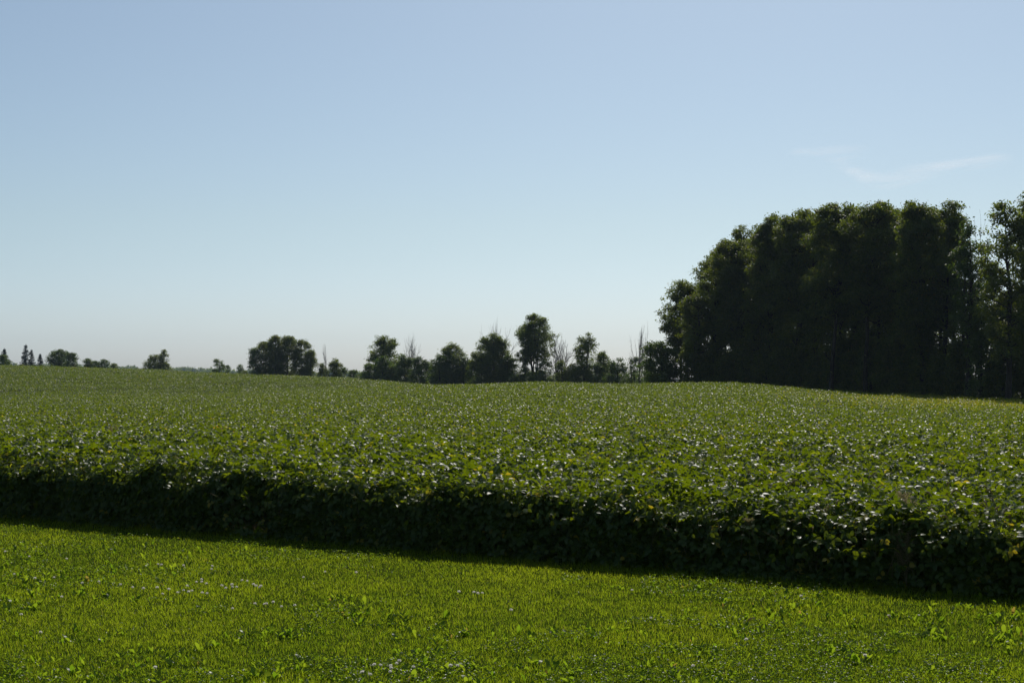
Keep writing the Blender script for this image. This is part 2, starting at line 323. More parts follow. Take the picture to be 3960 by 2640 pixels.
# ------------------------------------------------------------------ soybean field
def soy():
    s = Soup(); st = Soup()
    r_ = np.random.default_rng(3)
    def canopy_top(x, y, e):
        b = (vnoise(x*1.7, y*1.7, 41)-.5)*.14+(vnoise(x*4.3, y*4.3, 42)-.5)*.10
        row = (.03+.05*np.clip((y-100)/40, 0, 1))*np.cos(2*math.pi*e/.76)+np.clip((y-45)/30, 0, 1)*((vnoise(x*.10+y*.05, y*.55, 45)-.5)*np.where(y > 110, .34, .16)+(vnoise(x*.03, y*.10, 46)-.5)*.22)
        round_ = np.where(e < .5, -.15*((.5-np.clip(e, -.1, .5))/.5)**2, 0)+np.clip(.04-x*.015, -.04, .14)*np.clip((32-y)/12, 0, 1)+.03
        round_ = round_+.16*(vnoise(x*2.6, y*2.6, 44)-.5)*np.clip(1.2-e, 0, 1)-.10*np.clip(vnoise(x*1.1+2, y*1.1, 43)-.62, 0, 1)/.38
        return SOY_H+b+row+round_
    def emit(x, y, size, tpl, tri=True, depthz=None, tilt=.42, face=None):
        n = len(x); e = edge_s(x, y); top = canopy_top(x, y, e)
        gz = ground_z(x, y)
        dz = np.abs(r_.normal(0, 1, n))*np.where(y > 112, .20, .15) if depthz is None else r_.uniform(0, 1, n)*depthz
        z = np.maximum(gz+.06, gz+top-dz)
        a = r_.uniform(0, 2*math.pi, n)
        ctr = np.stack([x, y, z], 1)
        pn = unit(np.array([.10, .12, 1.])+r_.normal(0, tilt, (n, 3))*[1, 1, .15])
        if face is not None:
            out = np.array([EDGE_B, -1, 0.])*EDGE_N*1.0; out[0] = EDGE_B*EDGE_N
            pn = unit(pn*(1-face)[:, None]+face[:, None]*(out+[0, 0, .45])+r_.normal(0, .25, (n, 3)))
        base = np.stack([np.cos(a), np.sin(a), np.zeros(n)], 1)
        yellow = vnoise(x*.06+7, y*.05+2, 51)
        yel = r_.uniform(size=n) < .035+.10*np.clip(yellow-.55, 0, 1)+np.clip((x/y-.17)/.15, 0, 1)*np.clip((y-50)/20, 0, 1)*np.clip((104-y)/20, 0, 1)*.65
        tint = np.clip(r_.beta(2, 2.2, n)*.85, 0, .85); tint[yel] = r_.uniform(.88, 1.0, yel.sum())
        for q in range(3 if tri else 1):
            da = (0, 1.35, -1.35)[q]
            ca, sa = np.cos(a+da), np.sin(a+da)
            D = np.stack([ca, sa, np.zeros(n)], 1); D = D-pn*(D*pn).sum(1, keepdims=True); D = unit(D)
            droop = r_.normal(.18, .30, n); D = unit(D-np.array([0, 0, 1.])*droop[:, None])
            N = unit(pn+r_.normal(0, .22, (n, 3)))
            L = size*r_.uniform(.78, 1.2, n)
            s.leaves(ctr+D*(size*.12*(1 if tri else 0))[:, None], D, N, L, L*r_.uniform(.72, .92, n), tpl, tint+r_.normal(0, .02, n))
    # zone A : detailed three-leaflet leaves close to the camera
    n = 76000; d = np.sqrt(r_.uniform(8.5**2, 27.0**2, n)); x = r_.uniform(-.60, .60, n)*d; k = edge_s(x, d) > 0.02
    emit(x[k], d[k], np.full(k.sum(), .071), OVATE, tilt=.52)
    # the shaded face of the stand, leaves right down to the ground
    t = r_.uniform(-15, 12.5, 86000); off = np.where(r_.uniform(size=len(t)) < .75, np.abs(r_.normal(0, .15, len(t))), r_.uniform(0, .9, len(t)))+(vnoise(t*2.1, t*0, 61)-.5)*.22+(vnoise(t*.7, t*0, 62)-.5)*.16-.03
    off = np.where(r_.uniform(size=len(t)) < .05, -r_.uniform(0, .16, len(t)), off); x = t + off*(-EDGE_B*EDGE_N); y = EDGE_A+EDGE_B*t+off*EDGE_N
    emit(x, y, np.full(len(t), .058), OVATE, depthz=.62, face=r_.uniform(.2, .95, len(t))*np.clip(1.15-off/.5, 0, 1))
    # stems and petioles of the edge plants
    for q in range(1300):
        t0 = r_.uniform(-14, 12); of = abs(r_.normal(0, .28))+.03; bx = t0-of*EDGE_B*EDGE_N; by = EDGE_A+EDGE_B*t0+of*EDGE_N
        h = r_.uniform(.35, .62); lx, ly = r_.normal(0, .12, 2)
        st.tube([[bx, by, 0], [bx+lx*.5, by+ly*.5, h*.5], [bx+lx, by+ly, h]], [.0035, .003, .002], 3, r_.uniform())
        a = r_.uniform(0, 6.28); l = r_.uniform(.12, .24)
        st.tube([[bx+lx*.7, by+ly*.7, h*.7], [bx+lx+math.cos(a)*l*.6, by+ly+math.sin(a)*l*.6, h*.7+l*.6], [bx+lx+math.cos(a)*l, by+ly+math.sin(a)*l, h*.7+l*.8]], [.0018, .0016, .0012], 3, r_.uniform())
    # scattered petioles showing above the canopy
    n = 5000; d = np.sqrt(r_.uniform(11**2, 24**2, n)); x = r_.uniform(-.42, .42, n)*d; k = edge_s(x, d) > .2
    for px, py in zip(x[k], d[k]):
        a = r_.uniform(0, 6.28); l = r_.uniform(.08, .18); zt = SOY_H-.13
        st.tube([[px, py, zt], [px+math.cos(a)*l*.5, py+math.sin(a)*l*.5, zt+l*.6], [px+math.cos(a)*l, py+math.sin(a)*l, zt+l*.9]], [.0018, .0016, .0012], 3, r_.uniform())
    # zone B, C, D : single leaflets, fewer and slightly larger with distance
    for (d0, d1_, dens, size) in ((27, 45, 470, .071), (45, 75, 340, .077), (75, 122, 240, .086), (115, 262, 85, .155)):
        um_ = .50 if d0 < 50 else .45; n = int(dens*um_*(d1_**2-d0**2)); d = np.sqrt(r_.uniform(d0**2, d1_**2, n)); x = r_.uniform(-um_, um_, n)*d
        u, c1, c2, z1, z2 = crest(x, d)
        k = (d < c2+4) if d0 >= 115 else np.ones(n, bool)
        k &= (u < 1700) | (d < c1+2.0+2*vnoise(x*.3, d*.3, 8))
        if d0 < 75: k = np.ones(n, bool)
        dm = c1+(c2-c1)*.38
        k &= ~((d > c1+12) & (d < dm-8))     # hidden hollow behind the near rise keeps its soil
        emit(x[k], d[k], np.full(k.sum(), size), FOLD, tri=False, tilt=.40)
    f = s.build('soybean_field', M['soy'])
    tag(f, 'dense green soybean crop rolling away behind the lawn', 'soybean crop', kind='stuff')
    st.build('stems', M['soy_stem'], f)
soy()

# ------------------------------------------------------------------ trees
def limb(sp, p0, p1, r0, r1, rg, seg=4, sag=.12):
    p0 = np.array(p0, float); p1 = np.array(p1, float); L = np.linalg.norm(p1-p0); t = np.linspace(0, 1, seg+1)
    pts = p0+(p1-p0)*t[:, None]; up = np.sin(t*math.pi)*L*sag
    pts[:, 2] += -up*.6; pts[1:-1] += rg.normal(0, L*.035, (seg-1, 3))
    sp.tube(pts, r0+(r1-r0)*t, 5)
    return pts

def crown_w(t, prof):
    t = np.clip(t, 0, 1)
    if prof == 'round': return np.sqrt(np.clip(1-(2*t-1)**2, 0, 1))**.8
    if prof == 'dome': return np.where(t < .35, .80+.20*t/.35, np.sqrt(np.clip(1-((t-.35)/.65)**2, 0, 1)))
    if prof == 'column': return np.where(t < .55, .8+.2*np.sin(t/.55*math.pi/2), np.clip(1-((t-.55)/.45)**1.9, 0, 1)**.75)
    if prof == 'broad': return np.where(t < .78, .8+.2*np.sin(t/.78*math.pi/2), np.clip(1-((t-.78)/.22)**2, 0, 1)**.6)
    if prof == 'oak': return np.where(t < .55, .42+.58*np.sin(t/.55*math.pi/2), np.clip(1-((t-.55)/.45)**3, 0, 1)**.55)
    if prof == 'dome2': return np.where(t < .62, .85+.15*np.sin(t/.62*math.pi/2), np.clip(1-((t-.62)/.38)**2.2, 0, 1)**.6)
    if prof == 'cone': return np.clip(1-t, 0.03, 1)**.8
    if prof == 'vase': return np.where(t < .6, .35+.65*t/.6, np.sqrt(np.clip(1-((t-.6)/.4)**2, 0, 1)))
    return np.ones_like(t)

def tree(col, hw, top, dist, label, group='', name='broadleaf_tree', prof='dome', cb=.12, lobes=26, leaves=5000, lsize=.2, mat='tree',
         stems=1, lean=0., seed=0, lobe_r=.30, deep=None, cat='tree', dead=False, zbase=None, trunk_r=None, aspect=.55, flat=.8, depth=1.0, fill=.62, thr=.26, irreg=.30, headw=.42):
    rg = np.random.default_rng(seed*7+int(col)+int(dist)*13)
    if 1400 < col < 2500: hw = hw*1.12; leaves = int(leaves*1.25); mat = 'tree_mid' if mat == 'tree' else mat
    x = (col-1980)/F*dist; y = dist; zb = float(ground_z(x, y)) if zbase is None else zbase
    h = H+(HOR-top)/F*dist-zb; w = hw/F*dist
    root = empty(name, (x, y, zb)); tag(root, label, cat, group or None)
    tr = trunk_r or max(.05, h*.022)
    sp = Soup(); lf = Soup()
    h0 = h*cb
    # stems
    tips = []
    for q in range(stems):
        a = rg.uniform(0, 6.28); spread = (0 if stems == 1 else .35)*w
        ex = np.array([math.cos(a)*spread+lean, math.sin(a)*spread*.7, h*.93]); b = np.array([math.cos(a), math.sin(a), 0])*(.0 if stems == 1 else .15)
        b[2] = -.1
        t = np.linspace(0, 1, 9); pts = b+(ex-b)*t[:, None]; pts[1:, :2] += np.cumsum(rg.normal(0, h*.006, (8, 2)), 0)
        rr = (tr/(1+.35*(stems-1)))*(1-t)**.8+.012; rr[0] *= 1.35
        sp.tube(pts, rr, 7); tips.append(pts)
    # several heads per crown: each lobe belongs to one of them
    npk = 1 if 950 < col < 1230 else 3 if hw > 38 and prof != 'cone' else (2 if hw > 26 else 1)
    pdx = rg.uniform(-.5, .5, npk); pdx[0] *= .3; pdh = rg.uniform(.03, .14 if headw > .3 else .07, npk); pdh[0] = 0
    if npk == 3 and abs(pdx[1]-pdx[2]) < .4: pdx[1], pdx[2] = -.45, .45
    def heads(t):
        k = rg.integers(0, npk, np.shape(t)); up = sstep((t-.45)/.5)
        return pdx[k]*w*up, 1-pdh[k]*up, 1-up*(headw if npk > 1 else 0)
    # lobes
    o1, o2 = rg.uniform(0, 90, 2)
    def irr(t, p): return 1+irreg*(vnoise(t*h/max(.8, w*.75)+o1, (p % 6.283)*.95+o2, 5)-.5)*2
    n = lobes; t = (np.arange(n)+rg.uniform(0, 1, n))/n; rg.shuffle(t); t[:max(2, n//9)] = rg.uniform(.86, .96, max(2, n//9))
    ph = rg.uniform(0, 2*math.pi, n); rw = crown_w(t, prof); rad = np.sqrt(rg.uniform(.18, 1, n))
    rw = rw*irr(t, ph); lr = lobe_r*w*rg.uniform(.55, 1.3, n)*(.75+.35*rw)
    rr = np.maximum(rw*w*rad-lr*.30, 0)
    hx, hh, hw_ = heads(t); lr = lr*(.6+.4*hw_); rr = rr*hw_
    cz = (h0+(h-h0)*t)*hh; cz = np.minimum(cz, h*hh-lr*flat*.85)
    cx = np.cos(ph)*rr+lean*(cz/h)+hx; cy = np.sin(ph)*rr*depth
    C = np.stack([cx, cy, cz], 1)
    for q in range(n):
        tp = tips[q % len(tips)]; zz = max(.12*h, C[q, 2]-rg.uniform(.25, .55)*np.hypot(cx[q], cy[q])-lr[q]*.7); k = int(np.clip(np.searchsorted(tp[:, 2], zz), 1, 8))
        f = (zz-tp[k-1, 2])/max(1e-3, tp[k, 2]-tp[k-1, 2]); p0 = tp[k-1]+(tp[k]-tp[k-1])*np.clip(f, 0, 1)
        pts = limb(sp, p0, C[q], max(.02, tr*.32), .012, rg)
        for z_ in range(3):
            dd = unit(rg.normal(size=3)+[0, 0, .4])*lr[q]*.85; limb(sp, pts[-2], C[q]+dd, max(.012, tr*.1), .006, rg, 3)
    # leaves in small clumps around every lobe
    share = lr**1.7; share = share/share.sum(); cnt = np.maximum(6, (share*leaves/9*.68).astype(int))
    li = np.repeat(np.arange(n), cnt); m = len(li)
    dv = unit(rg.normal(size=(m, 3))+[0, 0, .25]); rad = rg.uniform(.35, 1.08, m)**.6
    cc = C[li]+dv*(lr[li]*rad)[:, None]*[1, depth if depth > .6 else .8, flat]
    # looser clumps all through the crown's volume tie the lobes together
    mf = int(leaves/9*fill); tf = rg.uniform(0, .97, mf); pf = rg.uniform(0, 6.283, mf); rf = np.sqrt(rg.uniform(0, 1, mf))*crown_w(tf, prof)*w*.92*irr(tf, pf)
    hx, hh, hw_ = heads(tf); rf = rf*hw_; zf = (h0+(h-h0)*tf)*hh; cf = np.stack([np.cos(pf)*rf+lean*(zf/h)+hx, np.sin(pf)*rf*depth, zf], 1)
    kf = vnoise(cf[:, 0]*1.3/max(.3, w*.5)+col, cf[:, 2]*1.3/max(.3, w*.5), seed+3) > thr
    cc = np.concatenate([cc, cf[kf]]); dv = np.concatenate([dv, unit(rg.normal(size=(int(kf.sum()), 3))+[0, 0, .3])]); m = len(cc)
    # leafy sprigs breaking the outline
    ns = max(5, int(leaves/170)); ts = rg.uniform(.12, .98, ns); ps = rg.uniform(0, 6.283, ns); ws = crown_w(ts, prof)*w*rg.uniform(.7, 1.0, ns)*irr(ts, ps); hx, hh, hw_ = heads(ts); ws = ws*hw_; zs = (h0+(h-h0)*ts*.97)*hh
    s0 = np.stack([np.cos(ps)*ws+lean*(zs/h)+hx, np.sin(ps)*ws*depth, zs], 1); sd = unit(np.stack([np.cos(ps), np.sin(ps), ts*2.2-.5], 1)+rg.normal(0, .4, (ns, 3)))*(rg.uniform(.10, .26, ns)*min(w, 3.2))[:, None]
    fs = np.tile(np.linspace(0, 1, 5), ns)[:, None]; kq = np.repeat(s0[:, 2]+sd[:, 2] < h*1.01, 5); sd = np.repeat(sd, 5, 0)[kq]; sc_ = np.repeat(s0, 5, 0)[kq]+sd*fs[kq]
    cc = np.concatenate([cc, sc_]); dv = np.concatenate([dv, unit(sd)]); m = len(cc)
    K = 12; keep_ = rg.uniform(size=m) < .80; cc = cc[keep_]; dv = dv[keep_]; m = len(cc)
    P = np.repeat(cc, K, 0)+rg.normal(0, 1, (m*K, 3))*[lsize*.9, lsize*.9, lsize*.6]
    out = np.repeat(dv, K, 0); N = unit(out*.55+np.array([0, 0, .75])+rg.normal(0, .55, (m*K, 3)))
    D = unit(np.cross(N, rg.normal(size=(m*K, 3)))+[0, 0, -.35])
    L = lsize*rg.uniform(.7, 1.35, m*K); P[:, 2] = np.minimum(P[:, 2], h+lsize*.4)
    clump = np.repeat(rg.normal(0, .24, m), K); tint = np.clip(.42+clump+rg.normal(0, .12, m*K), 0, .9); tint[rg.uniform(size=m*K) < .01] = 1
    k = P[:, 2] > .05
    lf.leaves(P[k], D[k], N[k], L[k], (L*aspect)[k], FOLD, tint[k])
    sp.build('trunk', M['bark'], root); lf.build('crown', M[mat], root)
    return root

def bare(col, hw, top, dist, label, lean=0., seed=0, stems=3, tr=.09, fan=.5, zbase=None):
    """a dead leafless tree: forking limbs down to twigs"""
    rg = np.random.default_rng(seed+int(col)); x = (col-1980)/F*dist; zb = float(ground_z(x, dist)) if zbase is None else zbase
    h = H+(HOR-top)/F*dist-zb; w = hw/F*dist
    tr *= 1.7; root = empty('dead_tree', (x, dist, zb)); tag(root, label, 'dead tree'); trunk = Soup(); br = Soup()
    def grow(p, d, L, r, lev, sp):
        n = 4; pts = [p]; q = d.copy()
        for _ in range(n):
            q = unit(q+rg.normal(0, .11, 3)+[0, 0, .03]); pts.append(pts[-1]+q*L/n)
        rr = np.linspace(r, r*.55, n+1); sp.tube(pts, rr, 5 if lev < 2 else 4)
        if lev >= 4 or r < .007: return
        for k in range(3 if lev < 3 else 2):
            f = rg.uniform(.45, 1) if k else 1.; i_ = min(n, int(f*n)); side = unit(np.cross(q, rg.normal(size=3)))
            nd = unit(q+side*(rg.uniform(.3, .75)*(1 if k else .5)*fan*1.5)+[0, 0, .15]); grow(pts[i_], nd, L*rg.uniform(.55, .78), r*.58, lev+1, br)
    for k in range(stems):
        a = rg.uniform(0, 6.28) if stems > 1 else 0
        d0 = unit(np.array([math.cos(a)*fan*.45 if stems > 1 else 0, math.sin(a)*.2*fan, 1.])+[lean, 0, 0]); grow(np.array([0, 0, -.1]), d0, h*.42*rg.uniform(.85, 1.1), tr, 0, trunk)
    V = np.concatenate(trunk.V+br.V); sz = h/V[:, 2].max(); sx = w/max(.01, np.percentile(np.abs(V[:, 0]-V[:, 2]*lean), 98))
    sx = min(max(sx, .4), 2.5)
    for so in (trunk, br):
        for v in so.V:
            v[:, 0] = (v[:, 0]-v[:, 2]*lean)*sx+v[:, 2]*sz*lean; v[:, 2] *= sz
    trunk.build('trunk', M['dead_bark'], root); br.build('branch', M['dead_bark'], root)
    return root

def spruce(col, hw, top, dist, label, seed=0, zbase=None):
    rg = np.random.default_rng(seed+int(col)); x = (col-1980)/F*dist; zb = float(ground_z(x, dist)) if zbase is None else zbase
    h = H+(HOR-top)/F*dist-zb; w = hw/F*dist*1.05
    root = empty('spruce_tree', (x, dist, zb)); tag(root, label, 'spruce', 'spruces on the far left skyline'); sp = Soup(); lf = Soup()
    sp.tube([[0, 0, 0], [.03, 0, h*.5], [0, 0, h]], [.16, .09, .01], 6)
    z = .6; 
    while z < h-.15:
        t = z/h; L = w*(1-t)**.85*1.12+.08; nb = 7
        for k in range(nb):
            a = rg.uniform(0, 6.28); l = L*rg.uniform(.6, 1.2); n = max(6, int(l/.07))
            e = np.array([math.cos(a)*l, math.sin(a)*l, -l*.22+rg.normal(0, .04)])
            sp.tube([[0, 0, z], e*.5+[0, 0, z-.04*l], e+[0, 0, z+.08*l]], [.02, .012, .006], 3)
            f = rg.uniform(.1, 1.05, n*5)[:, None]; P = e*f+[0, 0, z]+np.array([0, 0, .1*l])*(f**2)+rg.normal(0, .05, (n*5, 3))
            D = unit(e*.5+rg.normal(0, .5, (n*5, 3))*l+[0, 0, -.35*l]); N = unit(rg.normal(size=(n*5, 3))+[0, 0, .6])
            lf.leaves(P, D, N, rg.uniform(.14, .30, n*5), rg.uniform(.05, .09, n*5), FOLD, rg.uniform(0, 1, n*5))
        z += h*.045+.10*rg.uniform()
    n = 40; P = np.stack([rg.normal(0, .04, n), rg.normal(0, .04, n), rg.uniform(h*.88, h, n)], 1)
    lf.leaves(P, unit(rg.normal(0, .5, (n, 3))+[0, 0, .6]), unit(rg.normal(size=(n, 3))), rg.uniform(.1, .2, n), .05, FOLD, rg.uniform(0, 1, n))
    sp.build('trunk', M['bark'], root); lf.build('crown', M['spruce'], root)

# --- far left skyline
spruce(30-14, 26, 1346, 300, 'grey-green spruce cut by the left edge of the frame, behind a low bush')
spruce(100, 30, 1330, 310, 'tallest of the three spruces on the left skyline', 1)
spruce(121, 21, 1352, 325, 'slimmer spruce just right of the tallest one on the left skyline', 2)
spruce(155, 17, 1368, 318, 'smallest spruce, standing alone just left of the wide walnut-like tree', 3)
tree(14, 24, 1372, 262, 'low leafy bush in front of the leftmost spruce', name='bush', cat='bush', lobes=12, leaves=1600, prof='dome', cb=.05, lobe_r=.4, lsize=.22, mat='tree_light')
tree(232, 46, 1352, 265, 'wide lumpy tree right of the spruces on the left skyline', lobes=22, leaves=3200, lsize=.25, mat='tree_light', prof='dome', cb=.25, stems=2, lobe_r=.26)
tree(282, 34, 1364, 262, 'rounded tree joined to the right side of the wide lumpy tree', lobes=16, leaves=2200, lsize=.25, mat='tree_light', prof='dome', cb=.1, lobe_r=.3)
tree(343, 28, 1387, 262, 'low spreading tree between the wide lumpy tree and the small flat-topped one', lobes=12, leaves=1000, lsize=.22, mat='tree_light', prof='vase', cb=.3, stems=2)
tree(372, 13, 1396, 262, 'tiny round sapling between two low spreading trees at left', lobes=7, leaves=450, lsize=.2, mat='tree_light', prof='round', cb=.2)
tree(405, 21, 1391, 262, 'small flat-topped tree last in the left skyline group', lobes=10, leaves=700, lsize=.22, mat='tree_light', prof='vase', cb=.35)
tree(440, 15, 1407, 300, 'small grey bush right of the small flat-topped tree', name='bush', cat='bush', lobes=8, leaves=500, lsize=.24, prof='dome', cb=.0)
tree(595, 46, 1372, 256, 'dark lone tree on the left skyline with a lower left shoulder', lobes=20, leaves=3200, lsize=.22, prof='dome', cb=.05, lobe_r=.32)
tree(631, 20, 1353, 255, 'narrow upright tree rising from the right side of the dark lone tree', lobes=12, leaves=1300, lsize=.2, prof='column', cb=.2, lobe_r=.4)
tree(648, 16, 1406, 254, 'small bush at the right foot of the dark lone tree', name='bush', cat='bush', lobes=7, leaves=500, lsize=.2, prof='dome', cb=0)
tree(848, 25, 1389, 246, 'small round tree midway between the dark lone tree and the big domed clump', lobes=12, leaves=1200, lsize=.2, mat='tree_light', prof='round', cb=.02, lobe_r=.32)
tree(880, 11, 1413, 245, 'tiny bush touching the right side of the small round tree', name='bush', cat='bush', lobes=5, leaves=260, lsize=.18, mat='tree_light', cb=0)
tree(927, 13, 1411, 244, 'thin sapling left of the big domed clump', name='sapling', lobes=7, leaves=260, lsize=.18, mat='tree_light', cb=.1, prof='round')
tree(947, 12, 1434, 244, 'dark low bush at the left foot of the big domed clump', name='bush', cat='bush', lobes=6, leaves=450, lsize=.18, cb=0)
# --- big domed clump
D0 = 226
G = 'trees of the big domed clump'
tree(990, 34, 1345, D0, 'left outer tree of the big domed clump, trailing and lighter green', G, lobes=22, leaves=4200, lsize=.2, mat='tree_light', prof='dome', cb=0, lobe_r=.33)
tree(1028, 48, 1322, D0+2, 'second tree from the left in the big domed clump', G, lobes=24, leaves=6000, lsize=.22, prof='dome', cb=0, lobe_r=.32)
tree(1066, 46, 1297, D0, 'tallest tree of the big domed clump, left of its middle', G, lobes=30, leaves=8000, lsize=.22, prof='dome', cb=.05, lobe_r=.3)
tree(1112, 50, 1299, D0+1, 'middle tree of the big domed clump, round-headed', G, lobes=30, leaves=8000, lsize=.22, prof='dome', cb=.05, lobe_r=.3)
tree(1168, 40, 1311, D0, 'pointed tree right of the middle in the big domed clump', G, lobes=26, leaves=6000, lsize=.22, prof='dome', cb=.03, lobe_r=.3)
tree(1200, 29, 1354, D0-1, 'right outer tree of the big domed clump with ragged tips', G, lobes=20, leaves=3200, lsize=.2, prof='dome', cb=.05, lobe_r=.3)
# --- between the clump and the hedgerow
bare(1266, 12, 1320, 216, 'thin upright leafless tree just right of the big domed clump', seed=4, stems=2, tr=.055, fan=.28)
tree(1248, 20, 1406, 218, 'dark low tree under the thin leafless one', lobes=12, leaves=1500, lsize=.2, cb=.08, prof='dome')
tree(1300, 36, 1386, 215, 'small round tree with a clear trunk right of the thin leafless one', lobes=18, leaves=2600, lsize=.2, cb=.18, prof='round', lobe_r=.3)
tree(1330, 18, 1422, 214, 'low bush under the right side of the small round tree', name='bush', cat='bush', lobes=8, leaves=600, lsize=.2, mat='tree_light', cb=0)
tree(1368, 30, 1433, 212, 'low light bush at the left end of the hedgerow', name='bush', cat='bush', lobes=11, leaves=1200, lsize=.2, mat='tree_light', cb=0)
# --- hedgerow
bare(1592, 60, 1283, 208, 'fan of bare branches behind the layered dark tree', seed=9, stems=5, tr=.07, fan=.75, lean=.05)
tree(1487, 60, 1298, 206, 'layered dark tree with a leaning flat top left in the hedgerow', lobes=34, leaves=6500, lsize=.22, prof='dome', cb=.25, lobe_r=.24, flat=.5)
tree(1430, 40, 1405, 200, 'low bush at the left foot of the layered dark tree', name='bush', cat='bush', lobes=16, leaves=2400, lsize=.2, mat='tree_light', cb=0)
tree(1482, 36, 1379, 199, 'light bushy tree in front of the layered dark tree', lobes=20, leaves=3600, lsize=.2, mat='tree_light', cb=0, prof='dome')
tree(1566, 40, 1370, 197, 'bushy tree right of the layered dark tree, left of two alike', lobes=22, leaves=4600, lsize=.2, mat='tree_light', cb=0, prof='dome')
tree(1628, 34, 1377, 194, 'bushy tree at the hollow, right of two alike', lobes=20, leaves=3600, lsize=.2, mat='tree_light', cb=0, prof='dome')
tree(1520, 30, 1410, 198, 'low dark bush filling the gap under the layered dark tree', name='bush', cat='bush', lobes=14, leaves=2200, lsize=.2, cb=0)
tree(1738, 62, 1325, 188, 'broad tree with two small peaks above the hollow in the field', lobes=36, leaves=9000, lsize=.2, prof='dome', cb=0, lobe_r=.26)
tree(1700, 42, 1372, 186, 'lower left companion of the broad two-peaked tree', lobes=20, leaves=4000, lsize=.2, cb=0, mat='tree_light')
tree(1792, 44, 1378, 187, 'lower right companion of the broad two-peaked tree', lobes=20, leaves=4000, lsize=.2, cb=0, mat='tree_light')
bare(1915, 75, 1222, 187, 'leafless limbs sticking out above the dense square-shouldered tree', seed=22, stems=4, tr=.07, fan=.62)
tree(1908, 64, 1283, 184, 'dense square-shouldered tree below the sticking-out bare limbs', lobes=42, leaves=13000, lsize=.2, prof='column', cb=0, lobe_r=.26)
tree(1862, 42, 1345, 182, 'left shoulder tree beside the dense square-shouldered tree', lobes=20, leaves=4500, lsize=.2, cb=0)
tree(1962, 36, 1366, 182, 'yellowish right shoulder tree beside the dense square-shouldered tree', lobes=20, leaves=3800, lsize=.2, cb=0, mat='tree_light')
tree(2066, 66, 1213, 182, 'tallest hedgerow tree, open below with several dark stems', lobes=44, leaves=9500, lsize=.2, prof='column', cb=.42, lobe_r=.27, stems=5, trunk_r=.24)
tree(2022, 34, 1352, 181, 'sparse side tree left of the tallest hedgerow tree', lobes=14, leaves=1700, lsize=.18, cb=.2, prof='column', stems=2)
tree(2012, 46, 1446, 180, 'low bush under the tallest hedgerow tree, on its left', name='bush', cat='bush', lobes=14, leaves=1900, lsize=.18, cb=0, mat='tree_light')
tree(2108, 34, 1392, 179, 'light green sapling under the right side of the tallest hedgerow tree', lobes=15, leaves=2200, lsize=.18, cb=0, mat='tree_light', prof='column')
tree(2072, 40, 1436, 178, 'dark bush at the foot of the tallest hedgerow tree', name='bush', cat='bush', lobes=12, leaves=1700, lsize=.18, cb=0)
bare(2168, 52, 1290, 181, 'bare forked tree just right of the tallest hedgerow tree', seed=31, stems=5, tr=.07, fan=.8)
tree(2172, 26, 1392, 178, 'dark narrow bush wrapped round the foot of the bare forked tree', name='bush', cat='bush', lobes=12, leaves=1500, lsize=.18, cb=0, prof='column')
tree(2250, 40, 1285, 180, 'slender airy tree leaning right in the middle of the hedgerow', lobes=24, leaves=3000, lsize=.19, cb=.3, prof='column', lean=.7, lobe_r=.3, stems=2)
tree(2212, 38, 1408, 178, 'bushy tree at the left foot of the slender airy tree', lobes=18, leaves=3400, lsize=.18, cb=0)
tree(2258, 36, 1394, 177, 'dark bushy tree at the foot of the slender airy tree', lobes=18, leaves=3400, lsize=.18, cb=0)
tree(2334, 30, 1357, 178, 'mushroom-shaped tree with a thick dark trunk', lobes=18, leaves=2200, lsize=.18, cb=.5, prof='dome', trunk_r=.22)
tree(2310, 38, 1402, 176, 'yellow-green bush left of the thick trunk of the mushroom-shaped tree', name='bush', cat='bush', lobes=18, leaves=2600, lsize=.18, cb=0, mat='tree_light')
tree(2388, 40, 1383, 176, 'sprawling light tree right of the mushroom-shaped tree', lobes=22, leaves=3300, lsize=.18, cb=.06, mat='tree_light', prof='dome')
tree(2352, 34, 1446, 174, 'low pale bush on the skyline below the mushroom-shaped tree', name='bush', cat='bush', lobes=12, leaves=1300, lsize=.17, cb=0, mat='tree_light')
tree(2448, 27, 1369, 176, 'sparse see-through tree beside the tall leafless one', lobes=13, leaves=900, lsize=.17, cb=.25, mat='tree_light', prof='column', stems=3)
bare(2472, 40, 1238, 174, 'tall leafless tree forking to the right beside the wood', seed=12, stems=4, tr=.08, fan=.42, lean=.07)
for q, c in enumerate(range(1665, 2500, 52)):
    tree(c+(q*17 % 31), 46+(q*7 % 17), 1408+(q*13 % 40), 197-(c-1665)*.008, 'low scrub bush in the gaps along the foot of the hedgerow', 'low scrub along the hedgerow', name='bush', cat='bush', lobes=12, leaves=1500, lsize=.17, cb=0, prof='dome', lobe_r=.3, seed=60+q, mat='tree_light' if q % 5 == 0 else 'tree')
